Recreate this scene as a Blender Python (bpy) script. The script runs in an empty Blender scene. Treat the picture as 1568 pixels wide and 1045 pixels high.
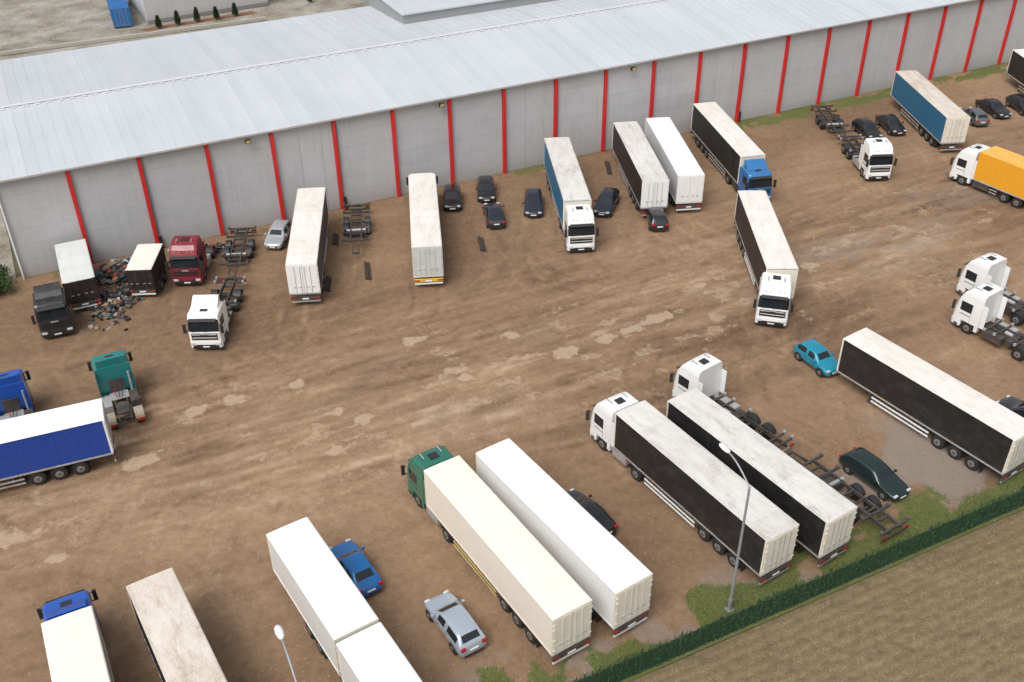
import bpy, math, random
import numpy as np
from mathutils import Matrix, Vector
random.seed(7); np.random.seed(7)
R=math.radians
scene=bpy.context.scene
COL=bpy.context.collection

# ------------------------------------------------------------ materials
MATS={}
def newmat(name):
    m=bpy.data.materials.new(name); m.use_nodes=True
    nt=m.node_tree; b=nt.nodes['Principled BSDF']
    return m,nt,b
def N(nt,typ,**kw):
    n=nt.nodes.new(typ)
    for k,v in kw.items(): setattr(n,k,v)
    return n
def mixc(nt,fac,a,b,mode='MIX'):
    n=nt.nodes.new('ShaderNodeMix'); n.data_type='RGBA'; n.blend_type=mode
    for sock,v in ((n.inputs[0],fac),(n.inputs[6],a),(n.inputs[7],b)):
        if hasattr(v,'links'): nt.links.new(v,sock)
        else: sock.default_value=v if not isinstance(v,tuple) else (*v[:3],1)
    return n.outputs[2]
def math_(nt,op,a,b=None,clamp=False):
    n=nt.nodes.new('ShaderNodeMath'); n.operation=op; n.use_clamp=clamp
    for s,v in ((n.inputs[0],a),(n.inputs[1],b)):
        if v is None: continue
        if hasattr(v,'links'): nt.links.new(v,s)
        else: s.default_value=v
    return n.outputs[0]
def ramp(nt,fac,stops):
    n=nt.nodes.new('ShaderNodeValToRGB'); cr=n.color_ramp
    while len(cr.elements)>1: cr.elements.remove(cr.elements[-1])
    cr.elements[0].position=stops[0][0]; c=stops[0][1]; cr.elements[0].color=(*c,1) if isinstance(c,tuple) else (c,c,c,1)
    for p,c in stops[1:]:
        e=cr.elements.new(p); e.color=(*c,1) if isinstance(c,tuple) else (c,c,c,1)
    nt.links.new(fac,n.inputs[0]); return n.outputs[0]
def noise(nt,vec,scale,detail=4,rough=.55,dist=0.0):
    n=nt.nodes.new('ShaderNodeTexNoise'); n.inputs['Scale'].default_value=scale; n.inputs['Detail'].default_value=min(detail,5)
    n.inputs['Roughness'].default_value=rough; n.inputs['Distortion'].default_value=dist
    if vec is not None: nt.links.new(vec,n.inputs['Vector'])
    return n.outputs['Fac']
def objco(nt,scale=(1,1,1),rot=0,geo=False):
    if geo: o=nt.nodes.new('ShaderNodeNewGeometry').outputs['Position']
    else: o=nt.nodes.new('ShaderNodeTexCoord').outputs['Object']
    m=nt.nodes.new('ShaderNodeMapping'); m.inputs['Scale'].default_value=scale; m.inputs['Rotation'].default_value=(0,0,rot)
    nt.links.new(o,m.inputs['Vector']); return m.outputs[0]
def bump(nt,b,h,strength=.5,dist=.02):
    n=nt.nodes.new('ShaderNodeBump'); n.inputs['Strength'].default_value=strength; n.inputs['Distance'].default_value=dist
    nt.links.new(h,n.inputs['Height']); nt.links.new(n.outputs[0],b.inputs['Normal'])

def paint(name,c,rough=.35,metal=0.0,dirt=.18,dirtc=(.24,.18,.12),coat=0.0,scale=1.3):
    if name in MATS: return MATS[name]
    m,nt,b=newmat(name)
    v=objco(nt,(1,1,1.6)); f=noise(nt,v,scale,5,.68)
    fac=ramp(nt,f,[(.45,0.0),(.72,dirt*1.5)])
    sep=N(nt,'ShaderNodeSeparateXYZ'); nt.links.new(v,sep.inputs[0])
    low=math_(nt,'MULTIPLY',ramp(nt,math_(nt,'DIVIDE',sep.outputs[2],4.0),[(.0,1.0),(.45,0.0)]),dirt*1.5)
    fac=math_(nt,'ADD',fac,math_(nt,'MULTIPLY',low,f),True)
    nt.links.new(mixc(nt,fac,c,dirtc),b.inputs['Base Color'])
    nt.links.new(math_(nt,'ADD',math_(nt,'MULTIPLY',fac,.5),rough,True),b.inputs['Roughness'])
    b.inputs['Metallic'].default_value=metal; b.inputs['Coat Weight'].default_value=coat
    MATS[name]=m; return m
def roofmat(name,c,stain,amt=.5,seam=1.22,seamk=.14):
    if name in MATS: return MATS[name]
    m,nt,b=newmat(name)
    v=objco(nt,(.4,1.2,1)); oi=nt.nodes.new('ShaderNodeObjectInfo')
    vv=N(nt,'ShaderNodeVectorMath',operation='ADD'); nt.links.new(v,vv.inputs[0])
    cmb=N(nt,'ShaderNodeCombineXYZ'); nt.links.new(math_(nt,'MULTIPLY',oi.outputs['Random'],37.),cmb.inputs[2]); nt.links.new(cmb.outputs[0],vv.inputs[1])
    f=noise(nt,vv.outputs[0],1.3,5,.68,.3)
    f2=noise(nt,vv.outputs[0],9,4,.75)
    s=math_(nt,'ADD',math_(nt,'MULTIPLY',f,.62),math_(nt,'MULTIPLY',f2,.38))
    fac=math_(nt,'MULTIPLY',ramp(nt,s,[(.38,0.0),(.52,.30),(.68,1.0)]),amt)
    o=nt.nodes.new('ShaderNodeTexCoord').outputs['Object']; sp=N(nt,'ShaderNodeSeparateXYZ'); nt.links.new(o,sp.inputs[0])
    q=math_(nt,'ADD',math_(nt,'DIVIDE',sp.outputs[0],seam),50.37)
    ln=math_(nt,'LESS_THAN',math_(nt,'FRACT',q),.03)
    fac=math_(nt,'ADD',fac,math_(nt,'MULTIPLY',ln,seamk),True)
    wn=N(nt,'ShaderNodeTexWhiteNoise',noise_dimensions='1D'); nt.links.new(math_(nt,'ADD',math_(nt,'FLOOR',math_(nt,'MULTIPLY',q,.5)),math_(nt,'MULTIPLY',oi.outputs['Random'],91.)),wn.inputs['W'])
    fac=math_(nt,'ADD',fac,math_(nt,'MULTIPLY',wn.outputs['Value'],amt*.22),True)
    ed=ramp(nt,math_(nt,'ABSOLUTE',math_(nt,'DIVIDE',sp.outputs[1],1.25)),[(.86,0.0),(1.0,1.0)])
    fac=math_(nt,'ADD',fac,math_(nt,'MULTIPLY',math_(nt,'MULTIPLY',ed,f2),amt*.5),True)
    nt.links.new(mixc(nt,fac,c,stain),b.inputs['Base Color']); b.inputs['Roughness'].default_value=.6
    MATS[name]=m; return m
def plain(name,c,rough=.6,metal=0.0,em=None):
    if name in MATS: return MATS[name]
    m,nt,b=newmat(name)
    f=noise(nt,objco(nt),5,3)
    nt.links.new(mixc(nt,f,tuple(x*.78 for x in c),tuple(min(1,x*1.2) for x in c)),b.inputs['Base Color'])
    b.inputs['Roughness'].default_value=rough; b.inputs['Metallic'].default_value=metal
    MATS[name]=m; return m
GLASS=plain('vehicle_glass',(.018,.022,.027),.06)
TYRE=plain('tyre',(.022,.021,.02),.85)
RIM=plain('rim',(.30,.29,.28),.4,.5)
RIMD=plain('rim_dark',(.12,.11,.10),.6,.2)
FRAME=paint('chassis_frame',(.045,.043,.043),.6,0,.4,(.16,.11,.075))
BLACKP=plain('black_plastic',(.025,.025,.026),.5)
ALU=paint('aluminium',(.50,.50,.50),.4,.35,.3)
LAMPW=plain('headlamp',(.60,.62,.64),.12)
RED=plain('tail_lamp',(.40,.02,.015),.3)
ORG=plain('marker_orange',(.7,.25,.03),.35)
CREAM=paint('door_cream',(.78,.73,.62),.45,0,.2,(.42,.36,.28))
WHITEP=paint('white_paint',(.84,.845,.84),.3,0,.07,(.42,.38,.33),.3)
GALV=plain('galvanised',(.42,.43,.44),.5,.3)
RUBBER=plain('mudflap',(.03,.03,.03),.8)

# ------------------------------------------------------------ mesh builder
class MB:
    def __init__(s): s.v=[];s.f=[];s.m=[];s.mats=[];s.M=Matrix.Identity(4); s.smooth=[]
    def mi(s,mat):
        if mat not in s.mats: s.mats.append(mat)
        return s.mats.index(mat)
    def add(s,vs,fs,mat,smooth=False):
        o=len(s.v); s.v+= [tuple(s.M@Vector(p)) for p in vs]
        for i,f in enumerate(fs):
            s.f.append(tuple(o+k for k in f)); s.m.append(s.mi(mat[i] if isinstance(mat,list) else mat)); s.smooth.append(smooth)
    def box(s,x0,x1,y0,y1,z0,z1,mat,tilt=None):
        vs=[(x,y,z) for z in(z0,z1) for x,y in((x0,y0),(x1,y0),(x1,y1),(x0,y1))]
        if tilt:
            c=Vector(((x0+x1)/2,(y0+y1)/2,(z0+z1)/2)); T=Matrix.Rotation(tilt[1],3,tilt[0]); vs=[tuple(c+T@(Vector(p)-c)) for p in vs]
        s.add(vs,[(3,2,1,0),(4,5,6,7),(0,1,5,4),(1,2,6,5),(2,3,7,6),(3,0,4,7)],mat)
    def cyl(s,p0,p1,r,mat,seg=14,r2=None,caps=True,capmat=None,smooth=True):
        p0=Vector(p0);p1=Vector(p1);r2=r if r2 is None else r2
        d=(p1-p0).normalized(); a=d.orthogonal().normalized(); b=d.cross(a)
        vs=[];
        for p,rr in((p0,r),(p1,r2)):
            for i in range(seg):
                t=2*math.pi*i/seg; vs.append(tuple(p+a*math.cos(t)*rr+b*math.sin(t)*rr))
        s.add(vs,[(i,(i+1)%seg,seg+(i+1)%seg,seg+i) for i in range(seg)],mat,smooth)
        if caps:
            s.add(vs[:seg],[tuple(range(seg))[::-1]],capmat or mat); s.add(vs[seg:],[tuple(range(seg))],capmat or mat)
    def wheel(s,x,y,r=.5,w=.32,rim=None,side=1):
        rim=rim or RIM
        yo=y+side*w/2; yi=y-side*w/2
        s.cyl((x,yi,r),(x,yo-side*.04,r),r,TYRE,20)
        s.cyl((x,yo-side*.04,r),(x,yo,r),r,TYRE,20,r2=r*.9)
        s.cyl((x,yo-side*.03,r),(x,yo+side*.006,r),r*.56,rim,16,r2=r*.5)
        s.cyl((x,yo,r),(x,yo+side*.05,r),r*.2,RIMD,10)
    def prism(s,prof,y0,y1,mat):
        n=len(prof); vs=[(x,y0,z) for x,z in prof]+[(x,y1,z) for x,z in prof]
        s.add(vs,[tuple(range(n)),tuple(range(2*n-1,n-1,-1))]+[(i,i+n,(i+1)%n+n,(i+1)%n) for i in range(n)],mat)
    def loft(s,rings,matf,smooth=False,cap0=None,cap1=None,closed=True):
        n=len(rings[0]); vs=[p for r in rings for p in r]; fs=[];ms=[]
        for i in range(len(rings)-1):
            for j in range(n if closed else n-1):
                k=(j+1)%n; fs.append((i*n+j,i*n+k,(i+1)*n+k,(i+1)*n+j)); ms.append(matf(i,j))
        if cap0: fs.append(tuple(range(n))[::-1]); ms.append(cap0)
        if cap1: fs.append(tuple((len(rings)-1)*n+j for j in range(n))); ms.append(cap1)
        s.add(vs,fs,ms,smooth)
    def obj(s,name,parent=None,bevel=0.0,subsurf=0,fixn=True,loc=None,rot=None):
        me=bpy.data.meshes.new(name); me.from_pydata(s.v,[],s.f)
        for m in s.mats: me.materials.append(m)
        me.polygons.foreach_set('material_index',s.m); me.polygons.foreach_set('use_smooth',s.smooth)
        if fixn:
            import bmesh
            bm=bmesh.new(); bm.from_mesh(me); bmesh.ops.recalc_face_normals(bm,faces=bm.faces); bm.to_mesh(me); bm.free()
        me.update()
        o=bpy.data.objects.new(name,me); COL.objects.link(o)
        if parent: o.parent=parent
        if loc: o.location=loc
        if rot is not None: o.rotation_euler=(0,0,rot)
        if subsurf:
            mo=o.modifiers.new('s','SUBSURF'); mo.levels=subsurf; mo.render_levels=subsurf
        if bevel:
            mo=o.modifiers.new('b','BEVEL'); mo.width=bevel; mo.segments=2; mo.limit_method='ANGLE'; mo.angle_limit=R(35)
        return o
def empty(name,x,y,h=0,z=0):
    e=bpy.data.objects.new(name,None); COL.objects.link(e); e.location=(x,y,z); e.rotation_euler=(0,0,R(h)); e.empty_display_size=.5
    return e

# ------------------------------------------------------------ truck cab and tractor
def cab(mb,P,high=True,low_dark=False,visor=True):
    H=1.235
    secs=[(1.0,0.0,1.0),(1.12,.0,1.0),(1.72,.0,1.0),(1.84,-.03,1.0),(2.62,-.19,.985),(2.78,-.23,.975),(2.95,-.30,.965)]
    if high: secs+=[(3.3,-.48,.95),(3.62,-.80,.90),(3.74,-1.15,.80)]
    else: secs+=[(3.08,-.42,.94),(3.16,-.70,.85)]
    xb=-2.28
    def ring(z,xf,k):
        h=H*k; half=[(xb,h),(-1.5,h),(-.52,h),(xf-.24,h),(xf-.07,h-.06),(xf,h-.24),(xf+.035,0)]
        half=[(min(x,xf-.0) if i>1 else x,y) for i,(x,y) in enumerate(half)]
        if xf<-.3:
            xs=[xb,-1.5,min(-.52,xf-.3),xf-.24,xf-.07,xf,xf+.03]; half=[(xs[i],half[i][1]) for i in range(7)]
        pts=half+[(x,-y) for x,y in half[:-1][::-1]]
        return [(x,y,z) for x,y in pts]
    rings=[ring(*q) for q in secs]
    def mf(i,j):
        jj=j if j<=5 else 11-j
        if j==12: return BLACKP if low_dark else P
        if i==3 and jj in(4,5,1): return GLASS
        if i==4 and jj in(4,5): return GLASS
        if i==1 and jj==5: return BLACKP
        return P
    mb.loft(rings,mf,False,P,P)
    def r2(z,xf,xr,k):
        h=H*k; half=[(xr,h),(xf-.22,h),(xf-.06,h-.07),(xf,h-.24),(xf+.03,0)]
        return [(x,y,z) for x,y in half+[(x,-y) for x,y in half[:-1][::-1]]]
    rr=[r2(.28,-.03,-.78,.97),r2(.42,.03,-.80,1),r2(.72,.04,-.84,1),r2(.995,.02,-.80,1)]
    mb.loft(rr,lambda i,j:(BLACKP if i==0 or (i==1 and j in(3,4)) else P),False,BLACKP,P)
    for s in(-1,1):
        mb.box(.0,.055,min(s*.72,s*1.12),max(s*.72,s*1.12),.66,.86,LAMPW)
        mb.box(-1.98,-2.26,min(s*.8,s*1.22),max(s*.8,s*1.22),.5,.99,P if not low_dark else BLACKP)
        mb.box(-.86,-1.98,min(s*.85,s*1.20),max(s*.85,s*1.20),.93,.998,BLACKP)
        mb.box(-.30,-.62,min(s*1.22,s*1.25),max(s*1.22,s*1.25),.45,.6,BLACKP)
        mb.box(-.10,.04,min(s*1.30,s*1.52),max(s*1.30,s*1.52),1.75,2.5,BLACKP)
        mb.box(-.14,-.08,min(s*1.20,s*1.34),max(s*1.20,s*1.34),2.42,2.47,BLACKP)
        mb.box(-.14,-.08,min(s*1.22,s*1.34),max(s*1.22,s*1.34),1.8,1.85,BLACKP)
        mb.box(-2.30,-2.72,min(s*1.17,s*1.21),max(s*1.17,s*1.21),1.05,3.0,P)
        mb.box(-.56,-1.46,min(s*1.226,s*1.243),max(s*1.226,s*1.243),1.52,1.58,BLACKP)
        mb.box(-1.50,-1.475,min(s*1.22,s*1.238),max(s*1.22,s*1.238),1.0,2.6,BLACKP)
    for k in range(4):
        mb.box(.012,.05,-.93,.93,1.17+k*.14,1.21+k*.14,P if k%2 else BLACKP)
    mb.box(.035,.075,-.26,.26,.47,.58,WHITEP)
    mb.box(.02,.055,-.28,.28,1.60,1.70,ALU)
    if visor: mb.box(-.27,.02,-1.02,1.02,2.80,2.84,BLACKP,('Y',R(26)))
    if high:
        mb.box(-1.30,-1.85,-.30,.30,3.735,3.79,BLACKP)
        for y in(-.7,-.35,.35,.7): mb.box(-.42,-.36,y-.05,y+.05,3.13,3.2,ORG)
        for s in(-1,1): mb.cyl((-1.0,s*.62,3.78),(-1.55,s*.62,3.80),.045,GALV,8)
    else:
        mb.box(-.85,-1.2,-.28,.28,3.155,3.20,BLACKP)
        mb.prism([(-1.15,3.17),(-2.2,3.17),(-2.26,3.78),(-2.05,3.78),(-1.55,3.5)],-.98,.98,P)
    for y in(-.5,.35): mb.box(.0,.02,y-.35,y+.35,1.9,1.925,BLACKP,('X',R(10)))
def mudguard(mb,x,y0,y1,r=.58,mat=None,zc=.5):
    mat=mat or BLACKP; n=8; vs=[];
    for q in(r,r-.03):
        for k in range(n+1):
            a=R(10+160*k/n); vs.append((x+math.cos(a)*q,y0,zc+math.sin(a)*q)); vs.append((x+math.cos(a)*q,y1,zc+math.sin(a)*q))
    o=2*(n+1)
    fs=[(2*k,2*k+1,2*k+3,2*k+2) for k in range(n)]+[(o+2*k,o+2*k+2,o+2*k+3,o+2*k+1) for k in range(n)]
    fs+=[(2*k,2*k+2,o+2*k+2,o+2*k) for k in range(n)]+[(2*k+1,o+2*k+1,o+2*k+3,2*k+3) for k in range(n)]
    mb.add(vs,fs,mat)
def chassis_front(mb,L,rail=None):
    rail=rail or FRAME
    for s in(-1,1): mb.box(-1.0,-L,min(s*.36,s*.46),max(s*.36,s*.46),.76,1.0,rail)
    x=-2.6
    while x>-L: mb.box(x,x-.1,-.36,.36,.8,.95,rail); x-=1.1
    for s in(-1,1): mb.wheel(-1.40,s*1.04,.5,.32,RIM,s)
    mb.cyl((-1.4,-1,.5),(-1.4,1,.5),.09,FRAME,8)
def tractor_parts(P,high,parent,loc=(0,0,0),rot=0,dark=False,guard=None):
    mb=MB(); cab(mb,P,high,dark); mb.obj('cab',parent,.035,loc=loc,rot=rot)
    mb=MB(); chassis_front(mb,5.85)
    for s in(-1,1):
        mb.wheel(-5.0,s*.93,.5,.60,RIM,s)
        mudguard(mb,-5.0,s*.63,s*1.24,.60,guard)
        mb.box(-2.55,-3.95,min(s*.62,s*1.2),max(s*.62,s*1.2),.42,1.02,ALU if s>0 else FRAME)
        mb.box(-5.86,-5.93,min(s*.75,s*1.2),max(s*.75,s*1.2),.62,.82,RED)
    mb.cyl((-5,-1,.5),(-5,1,.5),.12,FRAME,8)
    mb.box(-5.80,-5.88,-1.2,1.2,.6,.75,FRAME)
    mb.box(-2.45,-3.35,-.62,.62,1.0,1.05,GALV)
    for y in(-.3,0,.3): mb.cyl((-2.40,y,1.3),(-3.4,y*.6,1.25),.03,(RED if y>0 else BLACKP),6)
    mb.box(-2.36,-2.44,-.5,.5,1.0,2.1,FRAME)
    mb.cyl((-2.52,-.95,1.0),(-2.52,-.95,2.6),.08,GALV,8)
    mb.cyl((-4.3,0,1.03),(-4.3,0,1.13),.46,FRAME,16); mb.box(-4.55,-5.15,-.38,.38,1.03,1.09,FRAME,('Y',R(-7)))
    mb.obj('tractor_chassis',parent,0,loc=loc,rot=rot)

def trailer_parts(parent,side,roof,L=13.6,kind='curtain',rear=None,front=None,top=4.0,zb=1.12,W=2.5,guard=None,axles=3,raildark=False,bumpc=None):
    rear=rear or CREAM; front=front or rear; h=W/2; x1=L/2; x0=-L/2; guard=guard or ALU
    mb=MB()
    rail=ALU if not raildark else FRAME
    mb.box(x0,x1,-h+.02,h-.02,zb+.10,top-.10,side)
    mb.box(x0-.002,x1+.002,-h,h,zb,zb+.13,rail if kind=='curtain' else side)
    if kind!='curtain': mb.box(x0+.02,x1-.02,-h+.015,h-.015,zb-.04,zb-.001,rail)
    for s in(-1,1):
        mb.box(x0,x1,min(s*(h-.06),s*(h+.004)),max(s*(h-.06),s*(h+.004)),top-.13,top-.03,side)
    for xx in(x0,x1-.12):
        for s in(-1,1): mb.box(xx-.003,xx+.123,min(s*(h-.1),s*(h+.007)),max(s*(h-.1),s*(h+.007)),zb+.13,top-.03,rear)
    if kind=='curtain':
        n=int(L/.62)
        for i in range(1,n):
            x=x0+L*i/n
            for s in(-1,1):
                mb.box(x-.02,x+.02,min(s*(h-.03),s*(h-.012)),max(s*(h-.03),s*(h-.012)),zb+.12,top-.14,side)
                mb.box(x-.02,x+.02,min(s*(h-.02),s*(h+.010)),max(s*(h-.02),s*(h+.010)),zb+.12,zb+.20,RIMD)
        for s in(-1,1):
            for f in(.27,.5,.73): mb.box(x0+L*f-.05,x0+L*f+.05,min(s*(h-.03),s*(h-.008)),max(s*(h-.03),s*(h-.008)),zb+.13,top-.14,side)
    else:
        n=int(L/1.25)
        for i in range(1,n):
            x=x0+L*i/n
            for s in(-1,1): mb.box(x-.008,x+.008,min(s*(h-.03),s*(h-.017)),max(s*(h-.03),s*(h-.017)),zb+.12,top-.14,side)
    mb.obj('trailer_body',parent,.012)
    mb=MB()
    rings=[]
    for x in np.linspace(x0,x1,12):
        rings.append([(x,y,top-.03+c) for y,c in((-h,0),(-h+.05,.035),(-h*.5,.05),(0,.055),(h*.5,.05),(h-.05,.035),(h,0),(h,-.06),(-h,-.06))])
    mb.loft(rings,lambda i,j:roof,False,roof,roof)
    mb.obj('trailer_roof',parent)
    mb=MB()
    for s in(-1,1):
        mb.box(x0-.045,x0-.004,min(s*.012,s*(h-.09)),max(s*.012,s*(h-.09)),zb+.16,top-.14,rear)
        for yy in(.18,.62):
            mb.cyl((x0-.07,s*yy,zb+.2),(x0-.07,s*yy,top-.2),.016,rear if kind=='box' else GALV,6)
            mb.box(x0-.09,x0-.045,min(s*yy,s*(yy+.22)),max(s*yy,s*(yy+.22)),zb+.75,zb+.79,GALV)
        for zz in(zb+.4,zb+1.2,zb+2.0,top-.5): mb.box(x0-.06,x0-.02,min(s*(h-.2),s*(h+.005)),max(s*(h-.2),s*(h+.005)),zz,zz+.04,rear)
        mb.box(x0-.02,x0-.075,min(s*.75,s*(h-.06)),max(s*.75,s*(h-.06)),.74,.86,RED)
    mb.box(x0-.03,x0+.002,-h,h,top-.15,top-.02,rear)
    mb.box(x0-.05,x0+.06,-h+.05,h-.05,.66,.94,bumpc or FRAME)
    mb.box(x0-.02,x0+.08,-h+.08,h-.08,.42,.54,WHITEP if kind!='curtain' else ALU)
    mb.box(x0-.08,x0-.05,-.26,.26,.7,.82,WHITEP)
    mb.box(x1+.002,x1+.045,-h+.06,h-.06,zb+.14,top-.14,front)
    for s in(-1,1): mb.box(x0+.1,x1-.6,min(s*.42,s*.52),max(s*.42,s*.52),.88,zb-.05,FRAME)
    mb.box(x0+.05,x1-.05,-h+.08,h-.08,zb-.10,zb-.045,FRAME)
    ax=[x0+2.2+1.31*i for i in range(axles)] if L>9 else [x0+L*.32,x0+L*.32+1.3]
    for a in ax:
        for s in(-1,1):
            mb.wheel(a,s*1.02,.5,.36,RIM,s); mudguard(mb,a,s*.84,s*1.20,.57,BLACKP)
        mb.cyl((a,-1,.5),(a,1,.5),.08,FRAME,8)
    for s in(-1,1): mb.box(ax[0]-.66,ax[0]-.69,min(s*.84,s*1.2),max(s*.84,s*1.2),.2,.85,RUBBER)
    lx=x1-(2.9 if L>9 else 1.0)
    for s in(-1,1):
        mb.box(lx-.08,lx+.08,min(s*.78,s*.9),max(s*.78,s*.9),.1,zb-.1,FRAME); mb.box(lx-.16,lx+.16,min(s*.7,s*.98),max(s*.7,s*.98),0,.05,FRAME)
    mb.box(lx-.03,lx+.03,-.8,.8,.55,.63,FRAME)
    if L>9:
        ga,gb=ax[-1]+.75,lx-.35
        for s in(-1,1):
            for zz in(.48,.80): mb.box(ga,gb,min(s*1.19,s*1.23),max(s*1.19,s*1.23),zz-.06,zz+.06,guard)
            for k in range(5):
                x=ga+.2+(gb-ga-.4)*k/4; mb.box(x-.03,x+.03,min(s*1.13,s*1.19),max(s*1.13,s*1.19),.42,zb-.05,FRAME)
        mb.box(ga+.6,ga+2.6,-1.05,1.05,.5,.95,FRAME)
    mb.cyl((lx+.9,-.9,.72),(lx+.9,.3,.72),.2,FRAME,12)
    for i in range(5):
        x=x0+L*(i+.5)/5
        for s in(-1,1): mb.box(x-.05,x+.05,min(s*(h-.005),s*(h+.015)),max(s*(h-.005),s*(h+.015)),zb+.03,zb+.08,ORG)
    mb.obj('trailer_running_gear',parent)

def semitrailer(x,y,h,side,roof,name='semi_trailer',**k):
    e=empty(name,x,y,h); trailer_parts(e,side,roof,**k); return e
def artic(x,y,h,side,roof,P,high=True,art=0,dark=False,gap=2.65,**k):
    e=empty('semi_trailer_truck',x,y,h); trailer_parts(e,side,roof,**k)
    L=k.get('L',13.6); fx=L/2+gap; kp=fx-4.3
    a=R(art); loc=(kp+4.3*math.cos(a),4.3*math.sin(a),0)
    tractor_parts(P,high,e,loc,a,dark); return e
def tractor(fx,fy,h,P,high=False,dark=False,guard=None,name='truck_tractor'):
    e=empty(name,fx,fy,h); tractor_parts(P,high,e,(0,0,0),0,dark,guard); return e
def rigid(fx,fy,h,P,high=True,L=9.2,box=None,roof=None,name='chassis_truck'):
    e=empty(name,fx,fy,h)
    mb=MB(); cab(mb,P,high); mb.obj('cab',e,.035)
    mb=MB(); chassis_front(mb,L)
    for a in(-L+3.4,-L+2.05):
        for s in(-1,1):
            mb.wheel(a,s*.95,.5,.58,RIM,s)
            if box is None: mudguard(mb,a,s*.66,s*1.24,.58,BLACKP)
        mb.cyl((a,-1,.5),(a,1,.5),.1,FRAME,8)
    for s in(-1,1):
        mb.box(-2.6,-4.3,min(s*.58,s*1.18),max(s*.58,s*1.18),.42,.98,ALU if s<0 else FRAME)
        mb.box(-L-.0,-L-.06,min(s*.8,s*1.2),max(s*.8,s*1.2),.6,.78,RED)
        mb.box(-L+.0,-L+.06,min(s*.15,s*1.22),max(s*.15,s*1.22),.42,.55,ALU)
    if box is None:
        for x in(-2.75,-3.6,-L+3.9,-L+.9,-L+.25):
            mb.box(x,x-.14,-1.22,1.22,.99,1.12,FRAME)
            for s in(-1,1): mb.box(x+.03,x-.17,min(s*1.08,s*1.24),max(s*1.08,s*1.24),1.05,1.24,GALV)
        for s in(-1,1): mb.box(-2.7,-L+.2,min(s*.36,s*.46),max(s*.36,s*.46),1.0,1.1,FRAME)
        mb.box(-4.5,-5.0,-.9,.9,.6,1.0,FRAME); mb.cyl((-4.0,.2,1.12),(-4.6,.2,1.12),.16,GALV,10)
    mb.obj('truck_chassis',e)
    if box:
        mb=MB(); Lb=L-2.5; mb.box(-L,-2.55,-1.24,1.24,1.12,3.9,box)
        for i in range(1,10):
            x=-2.55-Lb*i/10
            for s in(-1,1): mb.box(x-.02,x+.02,min(s*1.23,s*1.255),max(s*1.23,s*1.255),1.15,3.85,box)
        mb.box(-L-.01,-2.54,-1.26,1.26,1.05,1.2,ALU)
        for s in(-1,1):
            for z in(.5,.78): mb.box(-4.4,-L+4.2,min(s*1.19,s*1.23),max(s*1.19,s*1.23),z-.05,z+.05,ALU)
        mb.box(-L+.0,-2.56,-1.245,1.245,3.9,3.96,roof or box)
        mb.obj('cargo_box',e,.02)
    return e
def skeletal(x,y,h,L=7.4,name='container_chassis_trailer'):
    e=empty(name,x,y,h); mb=MB()
    for s in(-1,1):
        mb.box(-L/2,L/2,min(s*.42,s*.54),max(s*.42,s*.54),.85,1.08,FRAME)
    k=-L/2+.1
    while k<L/2: mb.box(k,k+.12,-.42,.42,.9,1.04,FRAME); k+=.9
    for x_ in(-L/2+.05,-L/2+1.5,L/2-1.6,L/2-.2):
        mb.box(x_,x_+.16,-1.22,1.22,1.0,1.13,FRAME)
        for s in(-1,1): mb.box(x_-.04,x_+.2,min(s*1.07,s*1.24),max(s*1.07,s*1.24),1.08,1.26,RIMD)
    for a in(-.65-.4,.65-.4):
        for s in(-1,1):
            mb.wheel(a,s*.98,.48,.5,RIMD,s); mudguard(mb,a,s*.73,s*1.22,.56,BLACKP,.48)
        mb.cyl((a,-1,.48),(a,1,.48),.09,FRAME,8)
    for q in(-.32,.22): mb.prism([(L/2-.1,.75),(L/2+1.5,.62),(L/2+1.5,.72),(L/2-.1,.95)],q,q+.1,FRAME)
    mb.box(L/2+1.4,L/2+1.6,-.3,.3,.6,.74,FRAME)
    mb.box(-L/2-.03,-L/2+.04,-1.2,1.2,.5,.64,FRAME)
    for s in(-1,1): mb.box(-L/2-.07,-L/2-.03,min(s*.75,s*1.18),max(s*.75,s*1.18),.66,.82,RED)
    mb.box(1.0,1.9,-.8,.8,.5,.85,FRAME)
    mb.cyl((1.3,-.85,.95),(1.3,.85,.95),.13,GALV,8)
    mb.obj('trailer_frame',e); return e

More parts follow.
